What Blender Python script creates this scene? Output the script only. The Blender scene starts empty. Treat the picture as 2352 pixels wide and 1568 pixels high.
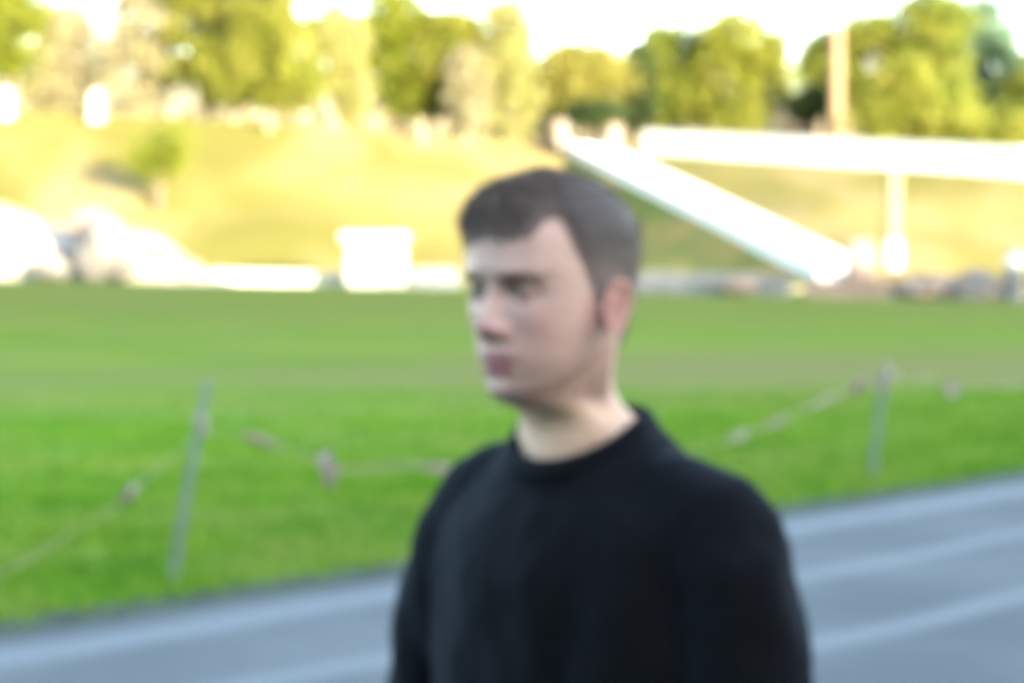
import bpy, bmesh, math, random
import numpy as np
from mathutils import Vector, Matrix, noise

random.seed(7)
rng = np.random.default_rng(7)
S = bpy.context.scene
C = S.collection
R = math.radians

# ------------------------------------------------------------------ camera, sky, sun, exposure
CAM_Z, FPX = 1.68, 1991.0
cam_d = bpy.data.cameras.new('camera')
cam = bpy.data.objects.new('camera', cam_d)
C.objects.link(cam)
S.camera = cam
cam_d.lens = 70.0
cam_d.sensor_width = 36.0
cam_d.clip_end = 6000.0
cam_d.clip_start = 0.05
cam.location = (0, 0, CAM_Z)
cam.rotation_euler = (R(90 - 2.3), 0, 0)
# the lens is focused far too close, so everything in the picture is soft
cam_d.dof.use_dof = True
cam_d.dof.focus_distance = 0.5
cam_d.dof.aperture_fstop = 14.5

SUN_EL, SUN_AZ = 9.5, 38.0        # azimuth: degrees to the right of straight behind the camera
tosun = Vector((math.sin(R(SUN_AZ)) * math.cos(R(SUN_EL)),
                -math.cos(R(SUN_AZ)) * math.cos(R(SUN_EL)), math.sin(R(SUN_EL))))
world = bpy.data.worlds.new('World')
S.world = world
world.use_nodes = True
wn = world.node_tree
bg = wn.nodes['Background']
sky = wn.nodes.new('ShaderNodeTexSky')
sky.sky_type = 'NISHITA'
sky.sun_disc = False
sky.sun_elevation = R(SUN_EL)
sky.sun_rotation = R(180 - SUN_AZ)
sky.air_density = 1.0
sky.dust_density = 1.5
sky.ozone_density = 1.0
wn.links.new(sky.outputs[0], bg.inputs[0])
bg.inputs[1].default_value = 0.15
sun_d = bpy.data.lights.new('sun', 'SUN')
sun = bpy.data.objects.new('sun', sun_d)
C.objects.link(sun)
sun.location = (60, -60, 60)
sun.rotation_euler = (-tosun).to_track_quat('-Z', 'Y').to_euler()
sun_d.energy = 3.4
sun_d.angle = R(0.5)
sun_d.color = (1.0, 0.89, 0.64)
S.view_settings.view_transform = 'Standard'
S.view_settings.look = 'None'
S.view_settings.gamma = 1.0
S.view_settings.use_curve_mapping = False
S.view_settings.exposure = 3.6
S.cycles.use_denoising = True
S.cycles.filter_width = 4.0
S.cycles.max_bounces = 6
S.cycles.sample_clamp_indirect = 10


def at(px, py, Y):
    """photo position (2352 px wide view) and distance -> place in the world"""
    return ((px / 2.297 - 512) / FPX * Y, Y, CAM_Z - (py / 2.297 - 261) / FPX * Y)


# ------------------------------------------------------------------ materials
def mat(name, color, rough=0.8, spec=0.3, noise_c=None, scale=5.0, detail=6, dist=0.0, bump=0.0, bscale=40.0,
        stretch=None, transl=0.0, sss=0.0, coords='Object', lo=0.38, hi=0.62):
    m = bpy.data.materials.new(name)
    m.use_nodes = True
    nt = m.node_tree
    p = nt.nodes['Principled BSDF']
    p.inputs['Roughness'].default_value = rough
    p.inputs['Specular IOR Level'].default_value = spec
    p.inputs['Base Color'].default_value = (*color, 1)
    tc = nt.nodes.new('ShaderNodeTexCoord')
    src = tc.outputs[coords]
    if stretch:
        mp = nt.nodes.new('ShaderNodeMapping')
        mp.inputs['Rotation'].default_value = stretch[1]
        mp.inputs['Scale'].default_value = stretch[0]
        mp.vector_type = 'TEXTURE' if False else 'POINT'
        nt.links.new(src, mp.inputs[0])
        src = mp.outputs[0]
    if noise_c:
        n = nt.nodes.new('ShaderNodeTexNoise')
        n.inputs['Scale'].default_value = scale
        n.inputs['Detail'].default_value = detail
        n.inputs['Distortion'].default_value = dist
        nt.links.new(src, n.inputs['Vector'])
        r = nt.nodes.new('ShaderNodeValToRGB')
        cols = [color] + list(noise_c)
        r.color_ramp.elements[0].position = lo
        r.color_ramp.elements[0].color = (*cols[0], 1)
        r.color_ramp.elements[1].position = hi
        r.color_ramp.elements[1].color = (*cols[-1], 1)
        for k in range(1, len(cols) - 1):
            e = r.color_ramp.elements.new(lo + (hi - lo) * k / (len(cols) - 1))
            e.color = (*cols[k], 1)
        nt.links.new(n.outputs[0], r.inputs[0])
        nt.links.new(r.outputs[0], p.inputs['Base Color'])
        m['ramp'] = r.name
    if bump:
        n2 = nt.nodes.new('ShaderNodeTexNoise')
        n2.inputs['Scale'].default_value = bscale
        n2.inputs['Detail'].default_value = 4
        nt.links.new(tc.outputs[coords], n2.inputs['Vector'])
        b = nt.nodes.new('ShaderNodeBump')
        b.inputs['Strength'].default_value = bump
        b.inputs['Distance'].default_value = 0.02
        nt.links.new(n2.outputs[0], b.inputs['Height'])
        nt.links.new(b.outputs[0], p.inputs['Normal'])
    if sss:
        p.inputs['Subsurface Weight'].default_value = sss
        p.inputs['Subsurface Radius'].default_value = (1.0, 0.35, 0.2)
        p.inputs['Subsurface Scale'].default_value = 0.008
    if transl:
        t = nt.nodes.new('ShaderNodeBsdfTranslucent')
        mx = nt.nodes.new('ShaderNodeMixShader')
        mx.inputs[0].default_value = transl
        out = nt.nodes['Material Output']
        if noise_c:
            nt.links.new(r.outputs[0], t.inputs[0])
        else:
            t.inputs[0].default_value = (*color, 1)
        nt.links.new(p.outputs[0], mx.inputs[1])
        nt.links.new(t.outputs[0], mx.inputs[2])
        nt.links.new(mx.outputs[0], out.inputs[0])
    return m


def link(nt, a, b):
    nt.links.new(a, b)


def field_material():
    m = mat('field_grass', (.080, .190, .011), rough=.95, spec=.0,
            noise_c=[(.118, .222, .018), (.145, .200, .055), (.178, .245, .024)], scale=.35, detail=8, stretch=((.5, 1.6, 1), (0, 0, 0)),
            bump=.5, bscale=30)
    nt = m.node_tree
    p = nt.nodes['Principled BSDF']
    ramp = nt.nodes[m['ramp']]
    tc = nt.nodes.new('ShaderNodeTexCoord')
    sep = nt.nodes.new('ShaderNodeSeparateXYZ')
    link(nt, tc.outputs['Object'], sep.inputs[0])
    nz = nt.nodes.new('ShaderNodeTexNoise')
    nz.inputs['Scale'].default_value = .12
    nz.inputs['Detail'].default_value = 5
    link(nt, tc.outputs['Object'], nz.inputs['Vector'])
    # worn tan band running across the field, and a paler dry far part
    def M(op, a, b=None, c=None, clamp=False):
        n = nt.nodes.new('ShaderNodeMath')
        n.operation = op
        n.use_clamp = clamp
        for i, v in enumerate((a, b, c)):
            if v is None:
                continue
            if isinstance(v, (int, float)):
                n.inputs[i].default_value = v
            else:
                link(nt, v, n.inputs[i])
        return n.outputs[0]
    warped = M('MULTIPLY_ADD', nz.outputs[0], 16.0, sep.outputs['Y'])
    warped = M('MULTIPLY_ADD', sep.outputs['X'], -.25, warped)
    d = M('ABSOLUTE', M('SUBTRACT', warped, 38.0))
    band = M('SUBTRACT', 1.0, M('DIVIDE', d, 8.5), clamp=True)
    mixn = nt.nodes.new('ShaderNodeMix')
    mixn.data_type = 'RGBA'
    nz2 = nt.nodes.new('ShaderNodeTexNoise')
    nz2.inputs['Scale'].default_value = .9
    nz2.inputs['Detail'].default_value = 6
    link(nt, tc.outputs['Object'], nz2.inputs['Vector'])
    side = M('ADD', M('MULTIPLY', M('MULTIPLY_ADD', sep.outputs['X'], .08, .5, clamp=True), .65), .35)
    fac = M('MULTIPLY', M('MULTIPLY', band, M('MULTIPLY', side, 2.5)), M('MULTIPLY', nz2.outputs[0], 1.4), clamp=True)
    link(nt, fac, mixn.inputs[0])
    link(nt, ramp.outputs[0], mixn.inputs[6])
    mixn.inputs[7].default_value = (.165, .165, .062, 1)
    far = nt.nodes.new('ShaderNodeMapRange')
    link(nt, sep.outputs['Y'], far.inputs[0])
    far.inputs[1].default_value = 18
    far.inputs[2].default_value = 60
    far.inputs[3].default_value = 0
    far.inputs[4].default_value = .85
    mix2 = nt.nodes.new('ShaderNodeMix')
    mix2.data_type = 'RGBA'
    link(nt, far.outputs[0], mix2.inputs[0])
    link(nt, mixn.outputs[2], mix2.inputs[6])
    mix2.inputs[7].default_value = (.125, .138, .038, 1)
    link(nt, mix2.outputs[2], p.inputs['Base Color'])
    return m


EDGE_P = Vector((-2.3, 9.0, 0))
EDGE_D = Vector((6.3, 6.6, 0)).normalized()
EDGE_N = Vector((EDGE_D.y, -EDGE_D.x, 0))      # towards the pavement


def pavement_material():
    m = mat('pavement', (.078, .085, .089), rough=.9, spec=.2, noise_c=[(.092, .100, .103), (.106, .113, .115)],
            scale=.8, detail=8, bump=.25, bscale=120)
    nt = m.node_tree
    p = nt.nodes['Principled BSDF']
    ramp = nt.nodes[m['ramp']]
    tc = nt.nodes.new('ShaderNodeTexCoord')
    dot = nt.nodes.new('ShaderNodeVectorMath')
    dot.operation = 'DOT_PRODUCT'
    link(nt, tc.outputs['Object'], dot.inputs[0])
    dot.inputs[1].default_value = EDGE_N
    nz = nt.nodes.new('ShaderNodeTexNoise')
    nz.inputs['Scale'].default_value = .7
    link(nt, tc.outputs['Object'], nz.inputs['Vector'])
    off = EDGE_P.dot(EDGE_N)
    fac = None

    def M(op, a, b=None, c=None, clamp=False):
        n = nt.nodes.new('ShaderNodeMath')
        n.operation = op
        n.use_clamp = clamp
        for i, v in enumerate((a, b, c)):
            if v is None:
                continue
            if isinstance(v, (int, float)):
                n.inputs[i].default_value = v
            else:
                link(nt, v, n.inputs[i])
        return n.outputs[0]
    wob = M('MULTIPLY_ADD', nz.outputs[0], .16, dot.outputs['Value'])
    for c, w in ((.55, .28), (1.70, .17), (2.85, .17), (4.1, .2)):
        d = M('ABSOLUTE', M('SUBTRACT', wob, c + off + .08))
        b = M('SUBTRACT', 1.0, M('DIVIDE', d, w), clamp=True)
        fac = b if fac is None else M('MAXIMUM', fac, b)
    fac = M('MULTIPLY', fac, 1.0)
    mx = nt.nodes.new('ShaderNodeMix')
    mx.data_type = 'RGBA'
    link(nt, fac, mx.inputs[0])
    link(nt, ramp.outputs[0], mx.inputs[6])
    mx.inputs[7].default_value = (.160, .172, .178, 1)
    link(nt, mx.outputs[2], p.inputs['Base Color'])
    return m


M_field = field_material()
M_pave = pavement_material()
M_gap_shade = mat('gap_shade', (.025, .035, .02), noise_c=[(.05, .07, .035)], scale=6, rough=.95, bump=.5)
M_slope = mat('dry_yellow_grass', (.098, .090, .022), noise_c=[(.130, .110, .036), (.178, .142, .066)], scale=.12, detail=7,
              rough=1, spec=.05, bump=.8, bscale=6, dist=.4, stretch=((1, .6, 1), (0, 0, .6)))
M_flank = mat('green_brown_grass', (.115, .125, .030), noise_c=[(.165, .15, .045), (.24, .17, .055)], scale=.22, detail=6,
              rough=1, spec=.05, bump=.8, bscale=6)
M_hill = mat('hill_grass', (.05, .09, .02), noise_c=[(.08, .11, .03)], scale=.1, rough=1, spec=.05)
M_white = mat('white_concrete', (.42, .405, .37), noise_c=[(.52, .505, .47)], scale=1.2, rough=.85, bump=.2, bscale=12)
M_whitewash = mat('whitewashed_concrete', (.72, .70, .65), noise_c=[(.82, .80, .75)], scale=1.2, rough=.85, bump=.2, bscale=12)
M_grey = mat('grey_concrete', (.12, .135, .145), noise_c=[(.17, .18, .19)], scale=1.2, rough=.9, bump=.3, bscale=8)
M_gravel = mat('pale_gravel', (.15, .125, .085), noise_c=[(.24, .21, .165), (.32, .29, .24)], scale=.35, rough=1, bump=.7, bscale=5)
M_rubble = mat('grey_rubble', (.095, .090, .088), noise_c=[(.145, .138, .135)], scale=1, rough=1, bump=.7, bscale=5)
M_pinkst = mat('pinkish_stone', (.19, .145, .125), noise_c=[(.25, .20, .175)], scale=2, rough=.95)
M_trail = mat('worn_earth', (.22, .19, .10), noise_c=[(.28, .24, .12)], scale=1, rough=1)
M_wood = mat('pale_wood', (.15, .105, .06), noise_c=[(.19, .13, .08)], scale=3, rough=.9, stretch=((4, 4, .3), (0, 0, 0)))
M_bark = mat('bark', (.07, .055, .04), noise_c=[(.12, .10, .075)], scale=3, rough=1, bump=.8, bscale=10)
M_palebark = mat('pale_bark', (.28, .24, .18), noise_c=[(.36, .31, .24)], scale=3, rough=1, bump=.5, bscale=10)
M_post = mat('weathered_post', (.12, .165, .15), noise_c=[(.16, .20, .19)], scale=8, rough=.8, stretch=((5, 5, .6), (0, 0, 0)))
M_tape = mat('faded_tape', (.30, .22, .22), noise_c=[(.40, .33, .34)], scale=2.5, rough=.6, transl=.3, lo=.45, hi=.55)
M_steel = mat('galvanised_steel', (.45, .47, .48), rough=.5, spec=.5)


def leafmat(name, a, b, c):
    return mat(name, a, noise_c=[b, c], scale=.45, detail=4, rough=.75, spec=.2, transl=.52, lo=.35, hi=.65)


L_green = leafmat('leaf_green', (.125, .155, .014), (.165, .190, .018), (.20, .215, .026))
L_yell = leafmat('leaf_yellow_green', (.155, .18, .024), (.20, .21, .032), (.24, .235, .045))
L_gold = leafmat('leaf_golden', (.17, .165, .035), (.24, .225, .05), (.29, .265, .07))
L_silver = leafmat('leaf_silver', (.27, .25, .14), (.32, .29, .175), (.36, .325, .21))
L_dark = leafmat('leaf_dark', (.024, .042, .014), (.040, .062, .020), (.065, .090, .026))
L_pale = leafmat('leaf_pale_green', (.24, .25, .08), (.29, .28, .10), (.33, .31, .13))
L_lime = leafmat('leaf_lime', (.15, .175, .022), (.21, .225, .03), (.26, .26, .045))
L_blue = leafmat('leaf_blue_green', (.08, .15, .095), (.12, .20, .13), (.17, .25, .17))
L_mid = leafmat('leaf_mid', (.115, .150, .022), (.155, .180, .028), (.195, .205, .036))

# ------------------------------------------------------------------ helpers
def mesh_obj(name, verts, faces, material, parent=None, smooth=False, kind=None):
    me = bpy.data.meshes.new(name)
    me.from_pydata([tuple(v) for v in verts], [], faces)
    me.update()
    return link_mesh(name, me, material, parent, smooth, kind)


def link_mesh(name, me, material, parent=None, smooth=False, kind=None):
    if material is not None and not me.materials:
        me.materials.append(material)
    if smooth:
        me.polygons.foreach_set('use_smooth', [True] * len(me.polygons))
    o = bpy.data.objects.new(name, me)
    C.objects.link(o)
    if parent:
        o.parent = parent
    if kind:
        o['kind'] = kind
    return o


def quads_mesh(name, V, nq):
    """V: (nq*4,3) array"""
    me = bpy.data.meshes.new(name)
    me.vertices.add(nq * 4)
    me.vertices.foreach_set('co', V.astype(np.float32).ravel())
    me.loops.add(nq * 4)
    me.loops.foreach_set('vertex_index', np.arange(nq * 4, dtype=np.int32))
    me.polygons.add(nq)
    me.polygons.foreach_set('loop_start', np.arange(0, nq * 4, 4, dtype=np.int32))
    me.polygons.foreach_set('loop_total', np.full(nq, 4, dtype=np.int32))
    me.update(calc_edges=True)
    return me


def tris_mesh(name, V, nt_):
    me = bpy.data.meshes.new(name)
    me.vertices.add(nt_ * 3)
    me.vertices.foreach_set('co', V.astype(np.float32).ravel())
    me.loops.add(nt_ * 3)
    me.loops.foreach_set('vertex_index', np.arange(nt_ * 3, dtype=np.int32))
    me.polygons.add(nt_)
    me.polygons.foreach_set('loop_start', np.arange(0, nt_ * 3, 3, dtype=np.int32))
    me.polygons.foreach_set('loop_total', np.full(nt_, 3, dtype=np.int32))
    me.update(calc_edges=True)
    return me


def empty(name, loc=(0, 0, 0), rz=0):
    o = bpy.data.objects.new(name, None)
    o.location = loc
    o.rotation_euler = (0, 0, rz)
    o.empty_display_size = .2
    C.objects.link(o)
    return o


def tag(o, label, cat, group=None):
    o['label'] = label
    o['category'] = cat
    if group:
        o['group'] = group
    return o


def box_geo(x0, x1, y0, y1, z0, z1):
    v = [(x0, y0, z0), (x1, y0, z0), (x1, y1, z0), (x0, y1, z0), (x0, y0, z1), (x1, y0, z1), (x1, y1, z1), (x0, y1, z1)]
    f = [(0, 3, 2, 1), (4, 5, 6, 7), (0, 1, 5, 4), (1, 2, 6, 5), (2, 3, 7, 6), (3, 0, 4, 7)]
    return v, f


def bevel_box(name, dims, material, parent=None, bev=.02, taper=1.0):
    x, y, z = dims
    bm = bmesh.new()
    v, f = box_geo(-x / 2, x / 2, -y / 2, y / 2, 0, z)
    vs = [bm.verts.new((a * (taper if c > 0 else 1), b * (taper if c > 0 else 1), c)) for a, b, c in v]
    for q in f:
        bm.faces.new([vs[i] for i in q])
    bmesh.ops.bevel(bm, geom=list(bm.edges), offset=bev, segments=2, affect='EDGES')
    me = bpy.data.meshes.new(name)
    bm.to_mesh(me)
    bm.free()
    return link_mesh(name, me, material, parent)


def tube_geo(pts, rad, n=12, flat=None, v0=0):
    """swept tube with closed, rounded ends; flat = (axis vector, factor) squashes the section along it"""
    pts = [Vector(p) for p in pts]
    V, F = [], []
    prev = None
    rings = []
    up = Vector((0, 0, 1))
    T0 = (pts[1] - pts[0]).normalized()
    a = T0.cross(up)
    if a.length < .2:
        a = T0.cross(Vector((0, 1, 0)))
    a.normalize()
    for i, p in enumerate(pts):
        if i == 0:
            T = (pts[1] - pts[0])
        elif i == len(pts) - 1:
            T = (pts[-1] - pts[-2])
        else:
            T = (pts[i + 1] - pts[i - 1])
        T.normalize()
        a = (a - T * a.dot(T)).normalized()
        b = T.cross(a)
        rings.append((p, a.copy(), b, T, rad[i]))
    full = []
    p, a, b, T, r = rings[0]
    for k in (.5, .85):
        full.append((p - T * r * math.cos(math.asin(k)) * .7, a, b, r * k))
    full += [(q[0], q[1], q[2], q[4]) for q in rings]
    p, a, b, T, r = rings[-1]
    for k in (.85, .5):
        full.append((p + T * r * math.cos(math.asin(k)) * .7, a, b, r * k))
    for (p, a, b, r) in full:
        for k in range(n):
            t = 2 * math.pi * k / n
            d = a * math.cos(t) * r + b * math.sin(t) * r
            if flat:
                ax = Vector(flat[0])
                d = d - ax * d.dot(ax) * (1 - flat[1])
            V.append(p + d)
    m = len(full)
    for i in range(m - 1):
        for k in range(n):
            k2 = (k + 1) % n
            F.append((v0 + i * n + k, v0 + i * n + k2, v0 + (i + 1) * n + k2, v0 + (i + 1) * n + k))
    F.append(tuple(v0 + k for k in reversed(range(n))))
    F.append(tuple(v0 + (m - 1) * n + k for k in range(n)))
    return V, F


class Geo:
    def __init__(self):
        self.v, self.f = [], []

    def add(self, V, F):
        o = len(self.v)
        self.v += [tuple(v) for v in V]
        self.f += [tuple(i + o for i in q) for q in F]

    def tube(self, pts, rad, n=12, flat=None):
        self.add(*tube_geo(pts, rad, n, flat))

    def box(self, *a):
        self.add(*box_geo(*a))

    def build(self, name, material, parent=None, smooth=False, kind=None):
        return mesh_obj(name, self.v, self.f, material, parent, smooth, kind)


def loft_grid(name, A, B, material, nv, wob=0.0, kind='structure', sub=6, ease=False):
    """surface between two matched polylines; both are subdivided"""
    def dense(P):
        out = []
        for p, q in zip(P[:-1], P[1:]):
            L = max(1, int((Vector(q) - Vector(p)).length / sub_len))
            for k in range(L):
                out.append(Vector(p).lerp(Vector(q), k / L))
        out.append(Vector(P[-1]))
        return out
    rows = []
    A = [Vector(p) for p in A]
    B = [Vector(p) for p in B]
    a2, b2 = [], []
    for i in range(len(A) - 1):
        L = max(1, int(max((A[i + 1] - A[i]).length, (B[i + 1] - B[i]).length) / sub))
        L = min(L, 120)
        for k in range(L):
            a2.append(A[i].lerp(A[i + 1], k / L))
            b2.append(B[i].lerp(B[i + 1], k / L))
    a2.append(A[-1])
    b2.append(B[-1])
    V, F = [], []
    m = len(a2)
    for j in range(nv + 1):
        t = j / nv
        for i in range(m):
            p = a2[i].lerp(b2[i], t)
            if ease:
                zt = t * t * (3 - 2 * t) * .5 + t * .5
                p.z = a2[i].z + (b2[i].z - a2[i].z) * zt
            if wob:
                w = wob * math.sin(math.pi * min(1, max(0, t)))
                p.z += w * (noise.noise(p * .18) + .5 * noise.noise(p * .6))
            V.append(p)
    for j in range(nv):
        for i in range(m - 1):
            F.append((j * m + i, j * m + i + 1, (j + 1) * m + i + 1, (j + 1) * m + i))
    return mesh_obj(name, V, F, material, None, True, kind)


# ------------------------------------------------------------------ ground
def zg(x, y):
    t = min(1, max(0, (y - 34) / 52))
    t = t * t * (3 - 2 * t)
    xx = min(60, max(-60, x))
    return t * (.45 - .02 * xx)


V, F = [], []
xs = np.concatenate([np.linspace(-400, -60, 12)[:-1], np.linspace(-60, 60, 61), np.linspace(60, 400, 12)[1:]])
ys = np.concatenate([np.linspace(-60, 8, 10)[:-1], np.linspace(8, 34, 6), np.linspace(34, 98, 40)[1:]])
for y in ys:
    for x in xs:
        V.append((x, y, zg(x, y)))
nx = len(xs)
for j in range(len(ys) - 1):
    for i in range(nx - 1):
        F.append((j * nx + i, j * nx + i + 1, (j + 1) * nx + i + 1, (j + 1) * nx + i))
mesh_obj('grass_field', V, F, M_field, None, True, 'structure')


def strip(name, n0, n1, z, material, s0=-60, s1=90):
    a = EDGE_P + EDGE_D * s0 + EDGE_N * n0
    b = EDGE_P + EDGE_D * s1 + EDGE_N * n0
    c = EDGE_P + EDGE_D * s1 + EDGE_N * n1
    d = EDGE_P + EDGE_D * s0 + EDGE_N * n1
    return mesh_obj(name, [(p.x, p.y, z) for p in (a, d, c, b)], [(0, 1, 2, 3)], material, None, False, 'structure')


strip('pavement', .10, 16, .004, M_pave, -40, 26)
strip('edge_shade_strip', -.26, .14, .008, M_gap_shade, -40, 26)  # dark strip stands in for the shadow gap where grass meets pavement

# grass blades along and beyond the pavement edge
nb = 90000
s = rng.uniform(-4, 26, nb)
n_ = -rng.gamma(1.3, 3.0, nb) - .06
bx = EDGE_P.x + EDGE_D.x * s + EDGE_N.x * n_
by = EDGE_P.y + EDGE_D.y * s + EDGE_N.y * n_
ok = (by > 5) & (by < 26)
bx, by = bx[ok], by[ok]
nb = len(bx)
ang = rng.uniform(0, 2 * math.pi, nb)
h = rng.uniform(.04, .11, nb)
w = rng.uniform(.006, .014, nb)
lx, ly = rng.normal(0, .035, nb), rng.normal(0, .035, nb)
TV = np.zeros((nb, 3, 3))
TV[:, 0] = np.stack([bx - np.cos(ang) * w, by - np.sin(ang) * w, np.zeros(nb)], 1)
TV[:, 1] = np.stack([bx + np.cos(ang) * w, by + np.sin(ang) * w, np.zeros(nb)], 1)
TV[:, 2] = np.stack([bx + lx, by + ly, h], 1)
M_blade = mat('grass_blade', (.085, .20, .012), noise_c=[(.14, .25, .022), (.18, .26, .04)], scale=1.2, rough=.8, spec=.2, transl=.3)
link_mesh('grass', tris_mesh('grass', TV.reshape(-1, 3), nb), M_blade, None, False, 'stuff')

# ------------------------------------------------------------------ far embankment
def zc(x):
    return float(np.interp(x, [-300, -80, -30, -12, 0, 3], [12.5, 12.0, 10.7, 9.7, 8.7, 7.7]))


fx = [-300, -150, -80, -50, -30, -20, -12, -5, 0, 3]
loft_grid('embankment', [(x, 94, zg(x, 94) - .05) for x in fx], [(x, 118, zc(x)) for x in fx], M_slope, 14, .55, sub=2.5)
loft_grid('embankment_top', [(x, 118, zc(x)) for x in fx], [(x, 142, 9.4) for x in fx], M_slope, 4, .2, sub=6)

A0, B0 = Vector((13.2, 84.5, .95)), Vector((3.2, 122, 8.6))
SD = (B0 - A0)
SR = Vector((SD.y, -SD.x, 0)).normalized() * 2.0
A1, B1 = A0 + SR, B0 + SR
Cc, Dd = Vector((8.0, 119, 8.1)), Vector((25.7, 100, 6.0))
low = [B1, A1, Vector((26, 85, 0)), Vector((60, 85, -.7)), Vector((250, 85, -.7))]
upp = [Cc, Vector((16.5, 109.5, 7.1)), Dd, Vector((60, 96, 6.0)), Vector((250, 92, 6.0))]
loft_grid('ridge_slope', low, upp, M_slope, 12, .35, sub=2.5)
loft_grid('crest_path', [Vector((-3.5, 119.5, 8.75)), B0, B1, Cc + Vector((.3, 0, 0))], [Vector((-3.5, 142, 9.45)), Vector((0, 142, 9.45)), Vector((5, 142, 9.45)), Vector((8, 142, 9.45))], M_gravel, 4, 0, sub=6)
back = [Vector((6, 142, 9.4)), Vector((20, 142, 9.4)), Vector((34, 142, 9.4)), Vector((70, 142, 9.4)), Vector((260, 142, 9.4))]
loft_grid('ridge_top', upp, back, M_slope, 4, .2, sub=6)
FL = Vector((-SR.x, -SR.y, 0)).normalized()
lowf = [B0 + FL * 13 - Vector((0, 0, 8.6)), A0 + FL * .5 - Vector((0, 0, .3))]
loft_grid('shaded_flank', [lowf[0], lowf[1]], [B0 + Vector((.02, 0, 0)), A0], M_flank, 10, .3, sub=2.5)
mesh_obj('far_ground', [(-2500, 141, 9.35), (2500, 141, 9.35), (2500, 3500, 9.35), (-2500, 3500, 9.35)], [(0, 1, 2, 3)], M_hill, None, False, 'structure')

# hillside behind the camera, unseen and added: its ridge keeps the sun off the field
V, F = [], []
hx = np.linspace(-160, 420, 60)
hy = [-9, -16, -26, -38, -47, -52, -60, -80, -120, -200]
hz = [-.5, 3.5, 11.5, 21.5, 27.9, 30.45, 29.9, 27.6, 24, 18]
for y, z in zip(hy, hz):
    for x in hx:
        V.append((x, y, z + (.8 * noise.noise(Vector((x * .05, y * .05, 3))) if y > -50 and y < -10 else 0)))
nx = len(hx)
for j in range(len(hy) - 1):
    for i in range(nx - 1):
        F.append((j * nx + i, (j + 1) * nx + i, (j + 1) * nx + i + 1, j * nx + i + 1))
mesh_obj('sun_block_hill', V, F, M_hill, None, True, 'structure')

# worn trail on the ridge slope
tr0, tr1 = Vector((18.5, 103, 0)), Vector((19.2, 88, 0))

# ------------------------------------------------------------------ staircase
st = tag(empty('staircase', A0 + SR * .5), 'long pale concrete staircase climbing the embankment from lower right to upper left', 'staircase')
NS = 56
run = Vector((SD.x, SD.y, 0)) / NS
rise = SD.z / NS
ang = math.atan2(SD.y, SD.x)
sv, sf = box_geo(0, run.length + .03, -1.0, 1.0, -.5, rise + .12)
step_me = bpy.data.meshes.new('step')
step_me.from_pydata(sv, [], sf)
step_me.materials.append(M_whitewash)
for k in range(NS):
    o = bpy.data.objects.new('step', step_me)
    C.objects.link(o)
    o.parent = st
    o.location = run * k + Vector((0, 0, rise * k))
    o.rotation_euler = (0, 0, ang)
for sgn in (-1, 1):
    g = Geo()
    off = SR.normalized() * (1.10 * sgn)
    a, b = off + Vector((0, 0, -.6)), off + SD + Vector((0, 0, -.6))
    hw = SR.normalized() * .12
    V = [a - hw, a + hw, b + hw, b - hw]
    V += [v + Vector((0, 0, 1.12)) for v in V]
    g.add(V, [(0, 3, 2, 1), (4, 5, 6, 7), (0, 1, 5, 4), (1, 2, 6, 5), (2, 3, 7, 6), (3, 0, 4, 7)])
    g.build('kerb', M_whitewash, st)

# ------------------------------------------------------------------ walls
def wall(name, P, hgt, thick, material, label, coping=True, cap_mat=None):
    root = tag(empty(name, P[0]), label, 'wall')
    o0 = Vector(P[0])
    P = [Vector(p) for p in P]
    L, Rr = [], []
    for i, p in enumerate(P):
        d = (P[min(i + 1, len(P) - 1)] - P[max(i - 1, 0)])
        nn = Vector((d.y, -d.x, 0)).normalized()
        L.append(nn)
    def sweep(w, z0, z1):
        V, F = [], []
        for p, nn in zip(P, L):
            q = p - o0
            for sx, zz in ((1, z0), (1, z1), (-1, z1), (-1, z0)):
                V.append(q + nn * (w / 2 * sx) + Vector((0, 0, zz)))
        for i in range(len(P) - 1):
            for k in range(4):
                k2 = (k + 1) % 4
                F.append((i * 4 + k, i * 4 + k2, (i + 1) * 4 + k2, (i + 1) * 4 + k))
        m = (len(P) - 1) * 4
        F += [(0, 3, 2, 1), (m, m + 1, m + 2, m + 3)]
        return V, F
    mesh_obj('wall', *sweep(thick, -1.0, hgt), material, root)
    if coping:
        mesh_obj('coping', *sweep(thick + .14, hgt, hgt + .12), cap_mat or material, root)
    return root


wall('parapet_wall', [Cc + Vector((0, 0, .0)), (16.5, 109.5, 7.1), (25.7, 100, 6.0), (42, 98, 5.9), (60, 96, 5.9), (120, 94, 5.9)], 1.22, .45, M_whitewash,
     'long white concrete parapet wall along the top of the ridge at right')
wall('low_wall', [(-13.5, 90, zg(-13, 90) - .05), (-9, 90, zg(-9, 90) - .05), (-3.0, 90.6, zg(-3, 90) - .05)], .48, .4, M_white,
     'low white wall at the foot of the sunny slope left of the man')
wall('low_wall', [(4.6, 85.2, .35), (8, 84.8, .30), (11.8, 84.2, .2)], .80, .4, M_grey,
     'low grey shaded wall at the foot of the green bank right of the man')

wall('low_wall', [(12.4, 84.0, -.02), (15, 83.9, -.05), (17.6, 84.0, -.05)], .80, .4, M_pinkst,
     'low pinkish stone wall in front of the foot of the staircase')

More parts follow.
